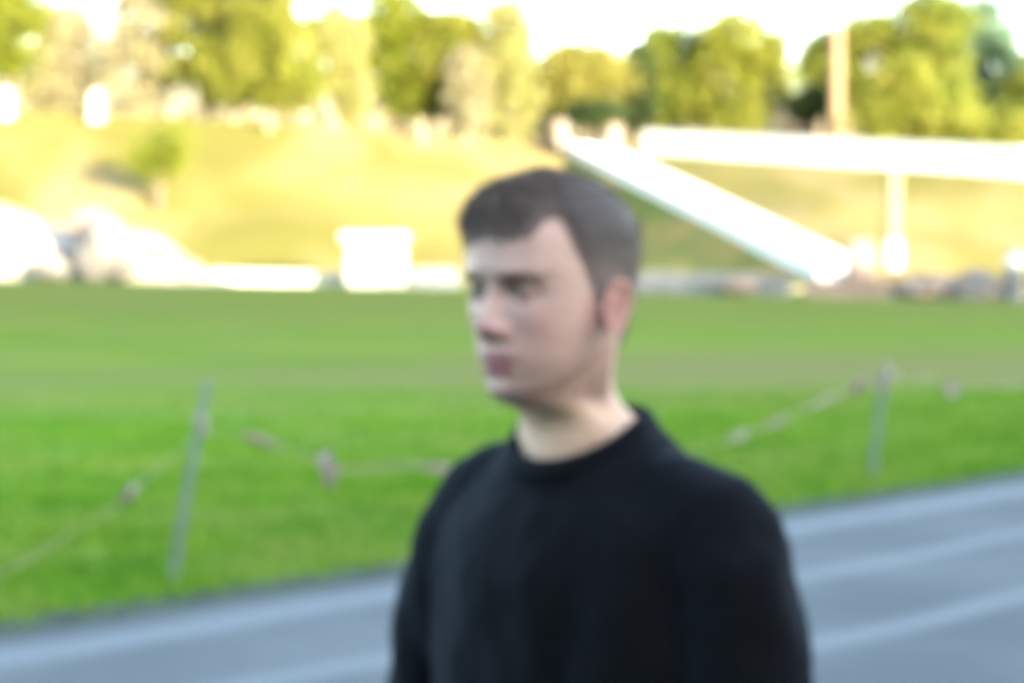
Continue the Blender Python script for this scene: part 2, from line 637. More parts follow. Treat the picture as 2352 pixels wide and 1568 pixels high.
# pale gravel heap at left
V, F = [], []
nxh, nyh = 46, 20
for j in range(nyh):
    for i in range(nxh):
        x = -34 + 22.5 * i / (nxh - 1)
        y = 87.2 + 9 * j / (nyh - 1)
        px = (x / y * FPX + 512) * 2.297
        hh = float(np.interp(px, [-400, -150, 0, 60, 160, 300, 380, 480, 560], [4.2, 3.9, 3.5, 3.0, 2.3, 2.5, 1.8, .4, 0]))
        t = math.sin(min(1, j / 9) * math.pi / 2)
        z = zg(x, y) - .1 + hh * t
        z += .35 * t * noise.noise(Vector((x * .5, y * .5, 0))) + .12 * t * noise.noise(Vector((x * 1.7, y * 1.7, 4)))
        V.append((x, y, z))
for j in range(nyh - 1):
    for i in range(nxh - 1):
        F.append((j * nxh + i, j * nxh + i + 1, (j + 1) * nxh + i + 1, (j + 1) * nxh + i))
gh = mesh_obj('gravel_heap', V, F, M_gravel, None, True)
tag(gh, 'bright heap of pale gravel at the left foot of the slope', 'gravel heap')


def boulder(loc, size, material, label, seed, group=None, name='boulder'):
    bm = bmesh.new()
    bmesh.ops.create_icosphere(bm, subdivisions=3, radius=.5)
    for v in bm.verts:
        n = v.co.normalized()
        k = 1 + .35 * noise.noise(n * 1.6 + Vector((seed, 0, 0))) + .12 * noise.noise(n * 4 + Vector((0, seed, 0)))
        v.co = Vector((n.x * size[0], n.y * size[1], n.z * size[2])) * (.5 * k)
    me = bpy.data.meshes.new(name)
    bm.to_mesh(me)
    bm.free()
    o = link_mesh(name, me, material)
    o.location = (loc[0], loc[1], loc[2])
    tag(o, label, 'boulder', group)
    return o


x, y, z = at(245, 575, 86.8)
boulder((x, y, z), (2.9, 1.8, 2.8), M_rubble, 'large grey boulder leaning on the front of the pale gravel heap', 1.3)
x, y, z = at(120, 610, 86.6)
boulder((x, y, z - .1), (1.5, 1.2, 1.1), M_rubble, 'smaller grey boulder left of the large one by the gravel heap', 5.1)
x, y, z = at(215, 515, 88)
boulder((x, y, z), (2.2, 1.6, 1.3), M_pinkst, 'pinkish boulder on top of the large grey boulder at the gravel heap', 8.2)
x, y, z = at(1975, 605, 84.2)
boulder((x, y, z), (1.3, 1.0, 2.2), M_pinkst, 'upright pinkish stone at the right of the staircase foot', 9.4)
x, y, z = at(2245, 668, 83)
boulder((x, y, z), (2.6, 1.6, 1.6), M_rubble, 'dark grey boulder at the right foot of the ridge', 3.7)
x, y, z = at(2140, 665, 83.4)
boulder((x, y, z), (2.4, 1.5, 1.1), M_pinkst, 'low pinkish stone left of the dark boulder at right', 6.7)
x, y, z = at(1690, 655, 83.6)
boulder((x, y, z), (1.6, 1.0, .8), M_pinkst, 'small pinkish stone in front of the low grey wall', 2.2)

# white concrete culvert block
x, y, z = at(865, 640, 88.6)
cb = tag(empty('culvert_block', (x, y, zg(x, y) - .1)), 'white concrete culvert block with a slab on top beside the low white wall', 'concrete block')
g = bevel_box('body', (2.6, 2.2, 2.1), M_white, cb, .12, .93)
g = bevel_box('slab', (3.0, 2.5, .34), M_white, cb, .10)
g.location = (-.05, 0, 2.1)
pg = Geo()
n = 20
ring = []
for k in range(n):
    t = 2 * math.pi * k / n
    for rr, yy in ((.36, -1.18), (.44, -1.18), (.44, -1.05), (.36, -1.05)):
        ring.append((.75 + rr * math.cos(t), yy, .55 + rr * math.sin(t)))
ff = []
for k in range(n):
    k2 = (k + 1) % n
    for a in range(4):
        a2 = (a + 1) % 4
        ff.append((k * 4 + a, k * 4 + a2, k2 * 4 + a2, k2 * 4 + a))
mesh_obj('pipe_rim', ring, ff, M_grey, cb)
g = bevel_box('side_slab', (2.4, 1.4, .9), M_grey, cb, .05, .8)
g.location = (2.6, -.2, 0)

M_pillar = mat('cream_stone', (.20, .17, .12), noise_c=[(.26, .22, .16)], scale=2, rough=.95)
# pillars on the crest
for px, py, lab in ((20, 262, 'white stone pillar on the crest at the far left under the green tree'),
                    (225, 268, 'white stone pillar on the crest between the pale silvery trees'),
                    (620, 312, 'slim cream stone pillar on the crest below the broad yellow-green tree'),
                    (970, 330, 'slim cream stone pillar on the crest under the tall green tree'),):
    x, y, z = at(px, py, 116.5)
    r_ = tag(empty('stone_pillar', (x, y, z)), lab, 'pillar', 'stone pillars along the crest')
    k_ = 1.15 if px < 400 else .72
    m_p = M_white if px < 400 else M_pillar
    bevel_box('base', (.7 * k_, .7 * k_, .35), m_p, r_, .04).location = (0, 0, -.3)
    bevel_box('shaft', (.5 * k_, .5 * k_, 1.1), m_p, r_, .04, .92).location = (0, 0, .05)
    bevel_box('cap', (.65 * k_, .65 * k_, .2), m_p, r_, .04).location = (0, 0, 1.15)
for px, py, lab in ((1290, 335, 'small pinkish gate post just left of the top of the stairs'),
                    (1412, 345, 'small pinkish gate post beside the left end of the white parapet')):
    x, y, z = at(px, py, 121)
    r_ = tag(empty('gate_post', (x, y, z)), lab, 'gate post', 'pinkish gate posts at the stair top')
    bevel_box('shaft', (.7, .7, 1.3), M_pinkst, r_, .04)
    bevel_box('cap', (.85, .85, .16), M_pinkst, r_, .03).location = (0, 0, 1.3)

# tall wooden pole behind the parapet
x, y, z = at(1918, 330, 122)
pr = tag(empty('utility_pole', (x, y, 7.6)), 'tall pale wooden pole standing in front of the big right tree', 'pole')
g = Geo(); g.tube([(0, 0, 0), (0, 0, 3), (0, 0, z - 7.6 + 6.5)], [.52, .46, .40], 14); g.build('shaft', M_wood, pr, True)
g = Geo(); g.tube([(0, 0, z - 7.6 + 6.4), (0, 0, z - 7.6 + 6.7)], [.48, .44], 14); g.build('cap', M_wood, pr, True)

# light column on the ridge slope
x, y, z = at(2050, 645, 87.5)
pr = tag(empty('marker_column', (x, y, z)), 'pale yellow column with a white base on the ridge slope at right', 'column')
g = Geo(); g.tube([(0, 0, -.8), (0, 0, .6), (0, 0, 1.7)], [.42, .40, .36], 16); g.build('base', M_white, pr, True)
M_cream = mat('cream_paint', (.17, .145, .075), noise_c=[(.20, .175, .10)], scale=2, rough=.6)
g = Geo(); g.tube([(0, 0, 1.45), (0, 0, 3.0), (0, 0, 4.6)], [.34, .32, .30], 16); g.build('shaft', M_cream, pr, True)
g = Geo(); g.tube([(0, 0, 4.55), (0, 0, 4.7)], [.40, .36], 16); g.build('head', M_cream, pr, True)
x, y, z = at(2330, 700, 82.6)
pr = tag(empty('bollard', (x, y, z)), 'thick pale grey bollard at the far right edge of the field', 'bollard')
g = Geo(); g.tube([(0, 0, -.3), (0, 0, 1.0), (0, 0, 2.1)], [.42, .40, .34], 16); g.build('shaft', M_grey, pr, True)
g = Geo(); g.tube([(0, 0, 1.7), (0, 0, 1.85)], [.41, .41], 16); g.build('collar', M_steel, pr, True)

# ------------------------------------------------------------------ trees
def tree(px, base, top, Y, lobes, leaf, bark, label, zg0=9.2, n=9000, lsz=.44, trunk_r=.32, group='trees along the crest', name='tree', holes=.45, trunks=1, spread=1.0):
    """lobes: (px, py, half width px, half height px) in photo pixels"""
    x, y, _ = at(px, 300, Y)
    root = tag(empty(name, (x, y, zg0)), label, 'tree', group)
    k = Y / FPX / 2.297
    L = []
    for (lx, ly, rx, rz) in lobes:
        X, _, Z = at(lx, ly, Y)
        L.append((X - x, 0, Z - zg0, rx * k, min(rx, 150) * k * .85, rz * k))
    area = np.array([l[3] * l[5] for l in L])
    pr = area / area.sum()
    ncl = max(60, n // 45)
    which = rng.choice(len(L), ncl, p=pr)
    cen = np.zeros((ncl, 3))
    for i, wi in enumerate(which):
        l = L[wi]
        while True:
            d = rng.normal(size=3)
            d /= np.linalg.norm(d)
            rr = rng.uniform(.25, 1) ** .45
            c = np.array([l[0] + d[0] * l[3] * rr, l[1] + d[1] * l[4] * rr, l[2] + d[2] * l[5] * rr])
            if noise.noise(Vector(c * .45) + Vector((px, 0, 0))) > -holes:
                break
        cen[i] = c
    crad = rng.uniform(.5, 1.15, ncl) * spread
    idx = rng.integers(0, ncl, n)
    P = cen[idx] + rng.normal(size=(n, 3)) * crad[idx][:, None] * np.array([.62, .62, .5])
    nn = rng.normal(size=(n, 3)) + np.array([0, 0, .6])
    nn /= np.linalg.norm(nn, axis=1)[:, None]
    t1 = np.cross(nn, rng.normal(size=(n, 3)))
    t1 /= np.linalg.norm(t1, axis=1)[:, None]
    t2 = np.cross(nn, t1)
    sz = rng.uniform(.6, 1.3, n)[:, None] * lsz
    Q = np.stack([P - t1 * sz * .5, P - t2 * sz * .28, P + t1 * sz * .5, P + t2 * sz * .28], 1)
    me = quads_mesh('crown', Q.reshape(-1, 3), n)
    link_mesh('crown', me, leaf, root)
    zt = max(l[2] + l[5] * .35 for l in L)
    zl = min(l[2] - l[5] for l in L)
    for tk in range(trunks):
        g = Geo()
        ox = (tk - (trunks - 1) / 2) * 2.4
        lean = random.uniform(-.3, .3)
        pts = [(ox, 0, -1.2), (ox + lean * .2, 0, max(.5, zl * .6)), (ox + lean, .1, zl + (zt - zl) * .5), (ox + lean * 1.5, 0, zt)]
        g.tube(pts, [trunk_r * 1.25, trunk_r, trunk_r * .6, trunk_r * .12], 10)
        for l in L:
            for _ in range(3):
                a = random.uniform(0, 6.28)
                s0 = Vector(pts[1]).lerp(Vector(pts[2]), random.uniform(.1, 1))
                e = Vector((l[0] + math.cos(a) * l[3] * .6, math.sin(a) * l[4] * .6, l[2] + random.uniform(-.1, .6) * l[5]))
                m_ = s0.lerp(e, .5) + Vector((0, 0, .3))
                g.tube([s0, m_, e], [trunk_r * .42, trunk_r * .26, trunk_r * .07], 6)
        g.build('trunk', bark, root, True)
    return root


tree(40, 0, 0, 121, [(25, 60, 85, 125), (-60, 40, 90, 120)], L_green, M_bark, 'dense green tree at the far left edge with low crown', n=9000)
tree(140, 0, 0, 125, [(150, 110, 72, 145), (125, 200, 75, 60)], L_silver, M_palebark, 'dull tan-leaved tree at far left behind the dense green tree', n=6500, group=None)
tree(330, 0, 0, 124, [(345, 40, 80, 140), (318, 170, 90, 90)], L_silver, M_palebark, 'pale silvery tree left of the broad yellow-green tree', n=8500)
tree(480, 0, 0, 123, [(470, 60, 80, 130), (500, 150, 110, 80), (450, -40, 60, 70)], L_yell, M_bark, 'tall yellow-green tree left in the pair right of the silvery tree', n=10000)
tree(620, 0, 0, 121, [(610, 20, 75, 100), (630, 120, 100, 95), (670, 195, 105, 65), (570, 190, 90, 55)], L_yell, M_bark, 'cone shaped yellow-green tree widening to the lower right', n=13000)
tree(770, 0, 0, 123.5, [(785, 80, 55, 70), (808, 205, 42, 85), (750, 90, 50, 55)], L_pale, M_palebark, 'pale tree seen between the cone shaped tree and the tall green tree', spread=.7, n=5500)
tree(910, 0, 0, 126.5, [(900, 40, 60, 70), (900, 120, 85, 90), (950, 200, 80, 75), (960, 100, 60, 80)], L_green, M_bark, 'tall bright green tree above the right slim cream pillar', n=11000)
tree(1040, 0, 0, 125, [(1050, 85, 60, 52), (1020, 140, 50, 60)], L_yell, M_bark, 'smaller rounded yellow-green tree right of the tall bright green tree', n=5500)
tree(1075, 0, 0, 123, [(1082, 220, 40, 85), (1068, 170, 30, 50)], L_silver, M_palebark, 'low pale grey tree beneath the rounded yellow-green tree', spread=.7, n=4500)
tree(1170, 0, 0, 124, [(1170, 60, 52, 62), (1170, 150, 62, 80), (1170, 250, 60, 75)], L_pale, M_palebark, 'narrow pale olive tree with flat top left of the open sky', n=7000, group=None)
tree(1225, 0, 0, 138, [(1222, 230, 34, 80)], L_silver, M_wood, 'slim tan shrub-like tree right of the narrow olive tree', n=2200, trunk_r=.5, group=None)
tree(1330, 0, 0, 126, [(1300, 190, 80, 75), (1370, 175, 68, 65), (1330, 150, 60, 45)], L_gold, M_bark, 'round golden-yellow tree in the middle left of the dark leaf mass', n=9500)
tree(1365, 0, 0, 122, [(1365, 262, 58, 20)], L_dark, M_bark, 'low dark green bush under the golden tree', spread=.5, n=3500, group=None, name='bush')
tree(1470, 0, 0, 127, [(1465, 170, 24, 65), (1462, 255, 34, 40)], L_dark, M_bark, 'narrow dark leaf mass standing in for the shaded left side of the twin-humped tree', spread=.5, n=6000)  # dark leaves put the shaded tree side into colour
tree(1540, 0, 0, 130, [(1545, 135, 72, 68), (1560, 220, 90, 70)], L_mid, M_bark, 'left hump of the olive green trees behind the left end of the parapet', n=8500)
tree(1690, 0, 0, 128, [(1700, 105, 95, 72), (1745, 200, 66, 85), (1650, 180, 70, 60), (1700, 270, 90, 40)], L_lime, M_palebark, 'broad round yellow-green tree with pale forked trunks behind the parapet', n=10500, trunks=2, holes=.1)
tree(1860, 0, 0, 127, [(1855, 240, 34, 36)], L_dark, M_bark, 'small dark leaf clump standing in for the shadow left of the tall wooden pole', spread=.5, n=4500)  # dark leaves added in place of the big tree's shadow
tree(1900, 0, 0, 132, [(1905, 150, 66, 72)], L_mid, M_bark, 'olive green tree behind the tall wooden pole', n=5500)
tree(2080, 0, 0, 130, [(2020, 130, 90, 95), (2110, 110, 95, 95), (2020, 235, 90, 65), (2130, 230, 100, 70), (2150, 40, 85, 45)], L_mid, M_bark, 'largest tree at right with broad olive crown', n=19000, trunk_r=.45, holes=.15)
tree(2070, 0, 0, 122, [(2070, 215, 60, 80), (2150, 285, 110, 30), (2030, 280, 60, 35)], L_yell, M_bark, 'lower bright yellow-green tree in front of the largest tree', n=6500, zg0=8)
tree(2250, 0, 0, 142, [(2240, 70, 85, 70), (2290, 150, 50, 80), (2250, 220, 70, 70)], L_blue, M_bark, 'dark blue-green tree at the right shoulder of the largest tree', n=9000)
tree(2350, 0, 0, 136, [(2350, 240, 60, 70), (2420, 180, 80, 110)], L_mid, M_bark, 'green tree cut by the right edge of the picture', n=7000)
tree(2290, 0, 0, 121, [(2300, 315, 80, 25), (2230, 320, 60, 20)], L_yell, M_bark, 'low yellow-green bush just above the right part of the parapet', n=3000, zg0=8, name='bush', group=None)
# bush on the sunny slope
x, y, z = at(365, 440, 104)
tree(365, 0, 0, 104, [(395, 335, 36, 40), (335, 370, 28, 22), (372, 380, 34, 26)], L_green, M_bark, 'small rounded bushy tree alone on the sunny slope at left', zg0=z, n=3000, lsz=.22, trunk_r=.22, group=None, name='small_tree')
# far hedge that closes the view between trunks
n = 60000
P = np.zeros((n, 3))
P[:, 0] = rng.uniform(-70, 70, n)
P[:, 1] = rng.uniform(158, 166, n)
P[:, 2] = 9.3 + rng.beta(1.2, 1.5, n) * (8.0 + 1.5 * np.sin(P[:, 0] * .25) + 1.0 * np.sin(P[:, 0] * .9 + 2))
nn = rng.normal(size=(n, 3)); nn /= np.linalg.norm(nn, axis=1)[:, None]
t1 = np.cross(nn, rng.normal(size=(n, 3))); t1 /= np.linalg.norm(t1, axis=1)[:, None]
t2 = np.cross(nn, t1)
Q = np.stack([P - t1 * .3, P - t2 * .2, P + t1 * .3, P + t2 * .2], 1)
L_haz = leafmat('leaf_distant', (.33, .29, .20), (.40, .34, .24), (.46, .38, .27))
link_mesh('far_undergrowth', quads_mesh('far_undergrowth', Q.reshape(-1, 3), n), L_haz, None, False, 'stuff')

# ------------------------------------------------------------------ posts and tape beside the pavement
def fence_post(base, top, r, label):
    root = tag(empty('wooden_post', base), label, 'post', 'leaning posts that carry the tape')
    d = Vector(top) - Vector(base)
    g = Geo()
    g.tube([(0, 0, -.05), d * .5, d], [r * 1.1, r, r * .9], 10)
    g.build('shaft', M_post, root, True)
    g = Geo()
    g.tube([d * .80, d * .84], [r * 1.35, r * 1.35], 10)
    g.build('tie', M_tape, root, True)
    return root


pL0, pL1 = Vector((-1.78, 10.3, 0)), Vector((at(475, 880, 10.3)))
pR0, pR1 = Vector((2.77, 15.3, 0)), Vector((at(2035, 845, 15.3)))
fence_post(pL0, pL1, .021, 'weathered grey-blue post leaning right on the grass at left')
fence_post(pR0, pR1, .026, 'weathered grey-blue post on the grass at the right of the man')


def tape(name, pts, label):
    """pts: (px, py, Y, half width m) ; strip swept along with slight twist"""
    P = [Vector(at(a, b, Y)) for a, b, Y, w in pts]
    W = [w * (.32 if w < .025 else .95) for *_, w in pts]
    dense, wd = [], []
    for i in range(len(P) - 1):
        for k in range(8):
            t = k / 8
            p0, p1, p2, p3 = P[max(i - 1, 0)], P[i], P[i + 1], P[min(i + 2, len(P) - 1)]
            q = .5 * ((2 * p1) + (p2 - p0) * t + (2 * p0 - 5 * p1 + 4 * p2 - p3) * t * t + (3 * p1 - p0 - 3 * p2 + p3) * t ** 3)
            dense.append(q)
            tt = t * t * (3 - 2 * t)
            wd.append(W[i] * (1 - tt) + W[i + 1] * tt)
    dense.append(P[-1]); wd.append(W[-1])
    V, F = [], []
    for i, (p, w) in enumerate(zip(dense, wd)):
        tw = .5 * math.sin(i * .45)
        up = Vector((.15 * math.sin(i * .7), math.sin(tw), math.cos(tw)))
        b = Vector((0, .0015, 0))
        V += [p - up * w, p + up * w, p + up * w + b, p - up * w + b]
    for i in range(len(dense) - 1):
        for k in range(4):
            k2 = (k + 1) % 4
            F.append((i * 4 + k, i * 4 + k2, (i + 1) * 4 + k2, (i + 1) * 4 + k))
    o = mesh_obj(name, V, F, M_tape, None, True)
    tag(o, label, 'tape', 'faded barrier tape between the posts')
    return o


tape('barrier_tape', [(-60, 1345, 9.3, .010), (60, 1285, 9.6, .011), (150, 1230, 9.8, .012), (230, 1185, 9.9, .012), (268, 1155, 10.0, .018), (292, 1135, 10.0, .058), (318, 1112, 10.05, .018), (390, 1050, 10.2, .010), (462, 990, 10.28, .012)],
     'faded pinkish tape running from the left post down to the lower left')
tape('barrier_tape', [(462, 985, 10.28, .06), (480, 985, 10.3, .014), (540, 995, 10.5, .010), (600, 1012, 10.7, .036), (650, 1028, 10.9, .010), (720, 1050, 11.1, .016), (755, 1075, 11.2, .115), (790, 1080, 11.3, .016),
      (930, 1068, 11.6, .020), (1040, 1078, 11.9, .03), (1300, 1090, 12.8, .012), (1560, 1045, 13.7, .012), (1660, 1015, 14.0, .010), (1700, 1000, 14.2, .030), (1740, 985, 14.35, .010), (1785, 970, 14.5, .030), (1830, 948, 14.8, .010), (1910, 912, 15.0, .026), (1940, 900, 15.1, .012), (1975, 888, 15.2, .065), (2000, 875, 15.25, .012), (2035, 862, 15.28, .05)],
     'faded pinkish tape sagging behind the man between the two posts')
tape('barrier_tape', [(2035, 855, 15.28, .09), (2060, 858, 15.4, .02), (2130, 864, 15.7, .02), (2165, 880, 15.9, .012), (2190, 893, 16.0, .08), (2215, 890, 16.1, .012), (2310, 885, 16.6, .02), (2450, 880, 17.2, .014)],
     'faded pinkish tape running from the right post out of the picture')

# ------------------------------------------------------------------ the man
YAW = R(-42)
man = tag(empty('person', (.074, 2.15, 0), YAW), 'young man with short dark hair and black sweatshirt looking to the left', 'person')
HC = Vector((-.004, -.045, 1.654))          # head centre in the man's own frame

def tab(z, T):
    T = sorted(T)
    return np.interp(z, [a for a, b in T], [b for a, b in T])


def smooth_tab(z, T, s=.006):
    return sum(tab(z + d * s, T) * w for d, w in ((-1.5, .12), (-.75, .22), (0, .32), (.75, .22), (1.5, .12)))


Tf = [(.030, .0985), (.018, .099), (.005, .092), (-.01, .0900), (-.03, .0895), (-.05, .0890), (-.065, .0900), (-.078, .0890), (-.09, .0835), (-.10, .0845),
      (-.11, .0825), (-.118, .074), (-.123, .062), (-.128, .042), (-.134, .024), (-.145, .014), (-.155, .012), (-.17, .014), (-.19, .016), (-.21, .020)]
Tb = [(.030, .097), (0, .092), (-.03, .082), (-.06, .072), (-.08, .070), (-.10, .071), (-.13, .088), (-.145, .104), (-.160, .116), (-.21, .116)]
Tw = [(.030, .0765), (.01, .0765), (-.01, .0755), (-.03, .0725), (-.05, .0695), (-.07, .0665), (-.085, .0635), (-.10, .0600), (-.110, .0585), (-.118, .0575), (-.128, .0610), (-.137, .0690), (-.147, .0765), (-.156, .0790), (-.166, .075), (-.176, .066), (-.21, .070)]


def head_ring(z, u, feat=True):
    """section of head and neck at height z; u array of angles (0 = face front)"""
    if z > .03:
        s_ = min(1, (z - .03) / .0781)
        w = .0765 * max(0, 1 - s_ ** 2.5) ** (1 / 2.15)
        f = .0975 * max(0, 1 - s_ ** 2.6) ** (1 / 1.9)
        b = .097 * max(0, 1 - s_ ** 2.3) ** (1 / 2.2)
    else:
        w, f, b = float(smooth_tab(z, Tw)), float(smooth_tab(z, Tf, .003)), float(smooth_tab(z, Tb))
    sh_ = float(np.interp(z, [-.165, -.150, -.130, -.105], [.045, .040, .020, 0]))
    f, b = f + sh_, b - sh_
    t = u - .32 * np.sin(u)
    c, s_ = np.cos(t), np.sin(t)
    e = 2 / float(np.interp(z, [-.13, -.06], [2.0, 2.25]))
    cx = np.sign(s_) * np.abs(s_) ** e
    cyf = np.sign(c) * np.abs(c) ** e
    x = w * cx
    y = np.where(c > 0, -f * cyf, -b * cyf)
    if z < -.05:    # narrow the chin
        k = np.clip(-(z + .05) / .06, 0, 1)
        fr = np.clip(-y / .09, 0, 1)
        x = x * (1 - .20 * k * fr)
    if z < -.055:   # the neck sits inside the jaw line
        zj = -.057 - .063 * np.clip((.012 - y) / .097, 0, 1) ** .85
        below = np.clip((zj - z) / .016, 0, 1) * np.clip((.030 - y) / .03, 0, 1) * min(1, max(0, (z + .165) / .03))
        x = x * (1 - .20 * below)
    if feat:
        G = lambda x0, z0, sx, sz: np.exp(-((x - x0) / sx) ** 2 - ((z - z0) / sz) ** 2)
        G2 = lambda x0, z0, sx, sz: G(x0, z0, sx, sz) + G(-x0, z0, sx, sz)
        fr = np.clip(c, 0, 1) ** .5
        d = np.zeros_like(x)
        # nose
        prof = float(np.interp(z, [-.0575, -.053, -.0485, -.042, -.0375, -.028, -.018, -.007, .004, .015],
                               [0, .0055, .0155, .0220, .0222, .0172, .0118, .0075, .003, 0]))
        sg = float(np.interp(z, [-.058, -.046, -.035, -.015, 0, .015], [.0150, .0135, .0105, .0085, .0085, .011]))
        d += prof * np.exp(-(np.abs(x) / sg) ** 2.3)
        d += .0085 * G2(.0150, -.0450, .0052, .0060)
        d -= .006 * G2(.0075, -.0540, .0035, .0025)
        # sockets, brow, cheeks
        d -= .0115 * G2(.031, -.004, .0165, .0115)
        d -= .005 * G2(.017, -.004, .007, .010)
        d += .0045 * G2(.028, .0135, .020, .0070)
        d += .0030 * G2(.047, -.030, .018, .016)
        d -= .0025 * G2(.040, -.062, .014, .018)
        d += .0018 * G(0, .055, .035, .022)
        # lips, chin
        cup = .0015 * np.exp(-(x / .003) ** 2)
        d += .0050 * G(0, -.0715, .0215, .0056) - cup * math.exp(-((z + .0665) / .004) ** 2)
        d += .0058 * G(0, -.0860, .0190, .0068)
        d -= .0050 * G(0, -.0780, .0235, .0017)
        d -= .0035 * G(0, -.0935, .020, .0050)
        d -= .0025 * G2(.027, -.0780, .006, .008)
        d += .0035 * G(0, -.1085, .017, .0085)
        y = y - d * fr
        # eyelids over the eyeballs
        for sx in (-1, 1):
            dx, dz = x - sx * .0315, z + .006
            rr = np.sqrt(dx ** 2 + dz ** 2)
            Rl = .0142
            inside = rr < Rl
            lid = -.0715 - np.sqrt(np.maximum(0, Rl ** 2 - rr ** 2))
            half = .0040 * np.sqrt(np.maximum(0, 1 - (dx / .0145) ** 2)) - .0002
            opening = (np.abs(dz + .0006) < half * np.where(dz > 0, .85, .75))
            y = np.where(inside & (c > 0) & ~opening, np.minimum(y, lid), y)
            y = np.where(inside & (c > 0) & opening, -.0715 - .0085, y)
    return x, y + sh_


NU = 288
u = np.linspace(-math.pi, math.pi, NU, endpoint=False)
zs = [.1080, .1076, .107, .106, .104, .102, .099, .096, .093, .090, .085, .080, .075, .070, .065, .060, .055, .050, .045, .040, .036, .032]
zs += list(np.arange(.029, -.1305, -.00125))
zs += list(np.arange(-.133, -.21, -.005))
HV, HF = [], []
for z in zs:
    x, y = head_ring(z, u)
    HV += [(HC.x + a, HC.y + b, HC.z + z) for a, b in zip(x, y)]
# torso below the neck, hidden by the clothes
for z, w, dpt, cy in ((1.42, .150, .085, .01), (1.36, .165, .095, .01), (1.25, .155, .095, .01), (1.12, .140, .085, .01), (1.0, .150, .09, .01), (.90, .155, .095, .01), (.84, .12, .08, .01)):
    t = u - .32 * np.sin(u)
    HV += [(w * math.sin(a), cy - dpt * math.cos(a), z) for a in t]
nr = len(HV) // NU
for i in range(nr - 1):
    for k in range(NU):
        k2 = (k + 1) % NU
        HF.append((i * NU + k, (i + 1) * NU + k, (i + 1) * NU + k2, i * NU + k2))
HF.append(tuple(range(NU)))
HF.append(tuple((nr - 1) * NU + k for k in reversed(range(NU))))
body = Geo()
body.add(HV, HF)
# ears
for sx in (-1, 1):
    ev, ef = [], []
    na, nr_ = 28, 9
    for i in range(nr_):
        r = i / (nr_ - 1)
        for k in range(na):
            a = 2 * math.pi * k / na
            up_ = math.sin(a)
            rr = r * (1.0 + .12 * up_)
            yy = rr * math.cos(a) * (.0150 if up_ > -.2 else .0120) + .10 * 0
            zz = rr * math.sin(a) * .0295
            out = .006 + .0085 * (r ** 2) + .0040 * math.exp(-((r - .90) / .09) ** 2) - .005 * math.exp(-((r - .66) / .10) ** 2) + .0035 * math.exp(-((r - .42) / .09) ** 2) * (1 if up_ > -.5 else .4) - .004 * math.exp(-(r / .25) ** 2)
            out += .012 * (yy + .0165) / .033
            ev.append((HC.x + sx * (.0700 + out), HC.y + .002 + yy + zz * .22, HC.z - .025 + zz))
    nfront = len(ev)
    for k in range(na):      # back side of the rim, closes on the head
        x_, y_, z_ = ev[(nr_ - 1) * na + k]
        ev.append((x_ - sx * .004, y_ + .0005, z_))
    for k in range(na):
        x_, y_, z_ = ev[(nr_ - 2) * na + k]
        ev.append((HC.x + sx * .062, (y_ + HC.y + .002) / 2, (z_ + HC.z - .024) / 2 + .0))
    for i in range(nr_ + 1):
        for k in range(na):
            k2 = (k + 1) % na
            q = (i * na + k, i * na + k2, (i + 1) * na + k2, (i + 1) * na + k)
            ef.append(q if sx > 0 else q[::-1])
    body.add(ev, ef)
# arms and hands
for sx in (-1, 1):
    body.tube([(sx * .155, .01, 1.405), (sx * .20, .02, 1.27), (sx * .235, .03, 1.12), (sx * .245, .0, 1.0), (sx * .25, -.035, .875)],
              [.050, .046, .038, .036, .025], 14)
    wr = Vector((sx * .25, -.035, .875))
    body.tube([wr, wr + Vector((0, -.008, -.045)), wr + Vector((0, -.018, -.095))], [.024, .040, .038], 14, flat=((1, 0, 0), .45))
    for k, (ln, r) in enumerate(((.070, .0088), (.078, .0092), (.073, .0088), (.058, .0078))):
        b0 = wr + Vector((0, -.052 + k * .021, -.092 - (.006 if k in (1, 2) else 0)))
        b1 = b0 + Vector((-sx * .006, -.006, -ln * .45))
        b2 = b1 + Vector((-sx * .014, 0, -ln * .33))
        b3 = b2 + Vector((-sx * .014, .002, -ln * .2))
        body.tube([b0, b1, b2, b3], [r * 1.1, r, r * .92, r * .75], 8)
    b0 = wr + Vector((-sx * .004, -.030, -.030))
    body.tube([b0, b0 + Vector((-sx * .010, -.026, -.028)), b0 + Vector((-sx * .016, -.034, -.052)), b0 + Vector((-sx * .018, -.034, -.072))], [.012, .0115, .010, .008], 8)
    # legs
    body.tube([(sx * .085, .01, .90), (sx * .09, .0, .70), (sx * .095, .0, .48), (sx * .097, .02, .30), (sx * .1, .03, .10)], [.080, .072, .052, .050, .036], 14)
    body.tube([(sx * .1, .05, .05), (sx * .105, -.03, .045), (sx * .11, -.12, .035)], [.036, .038, .028], 12)


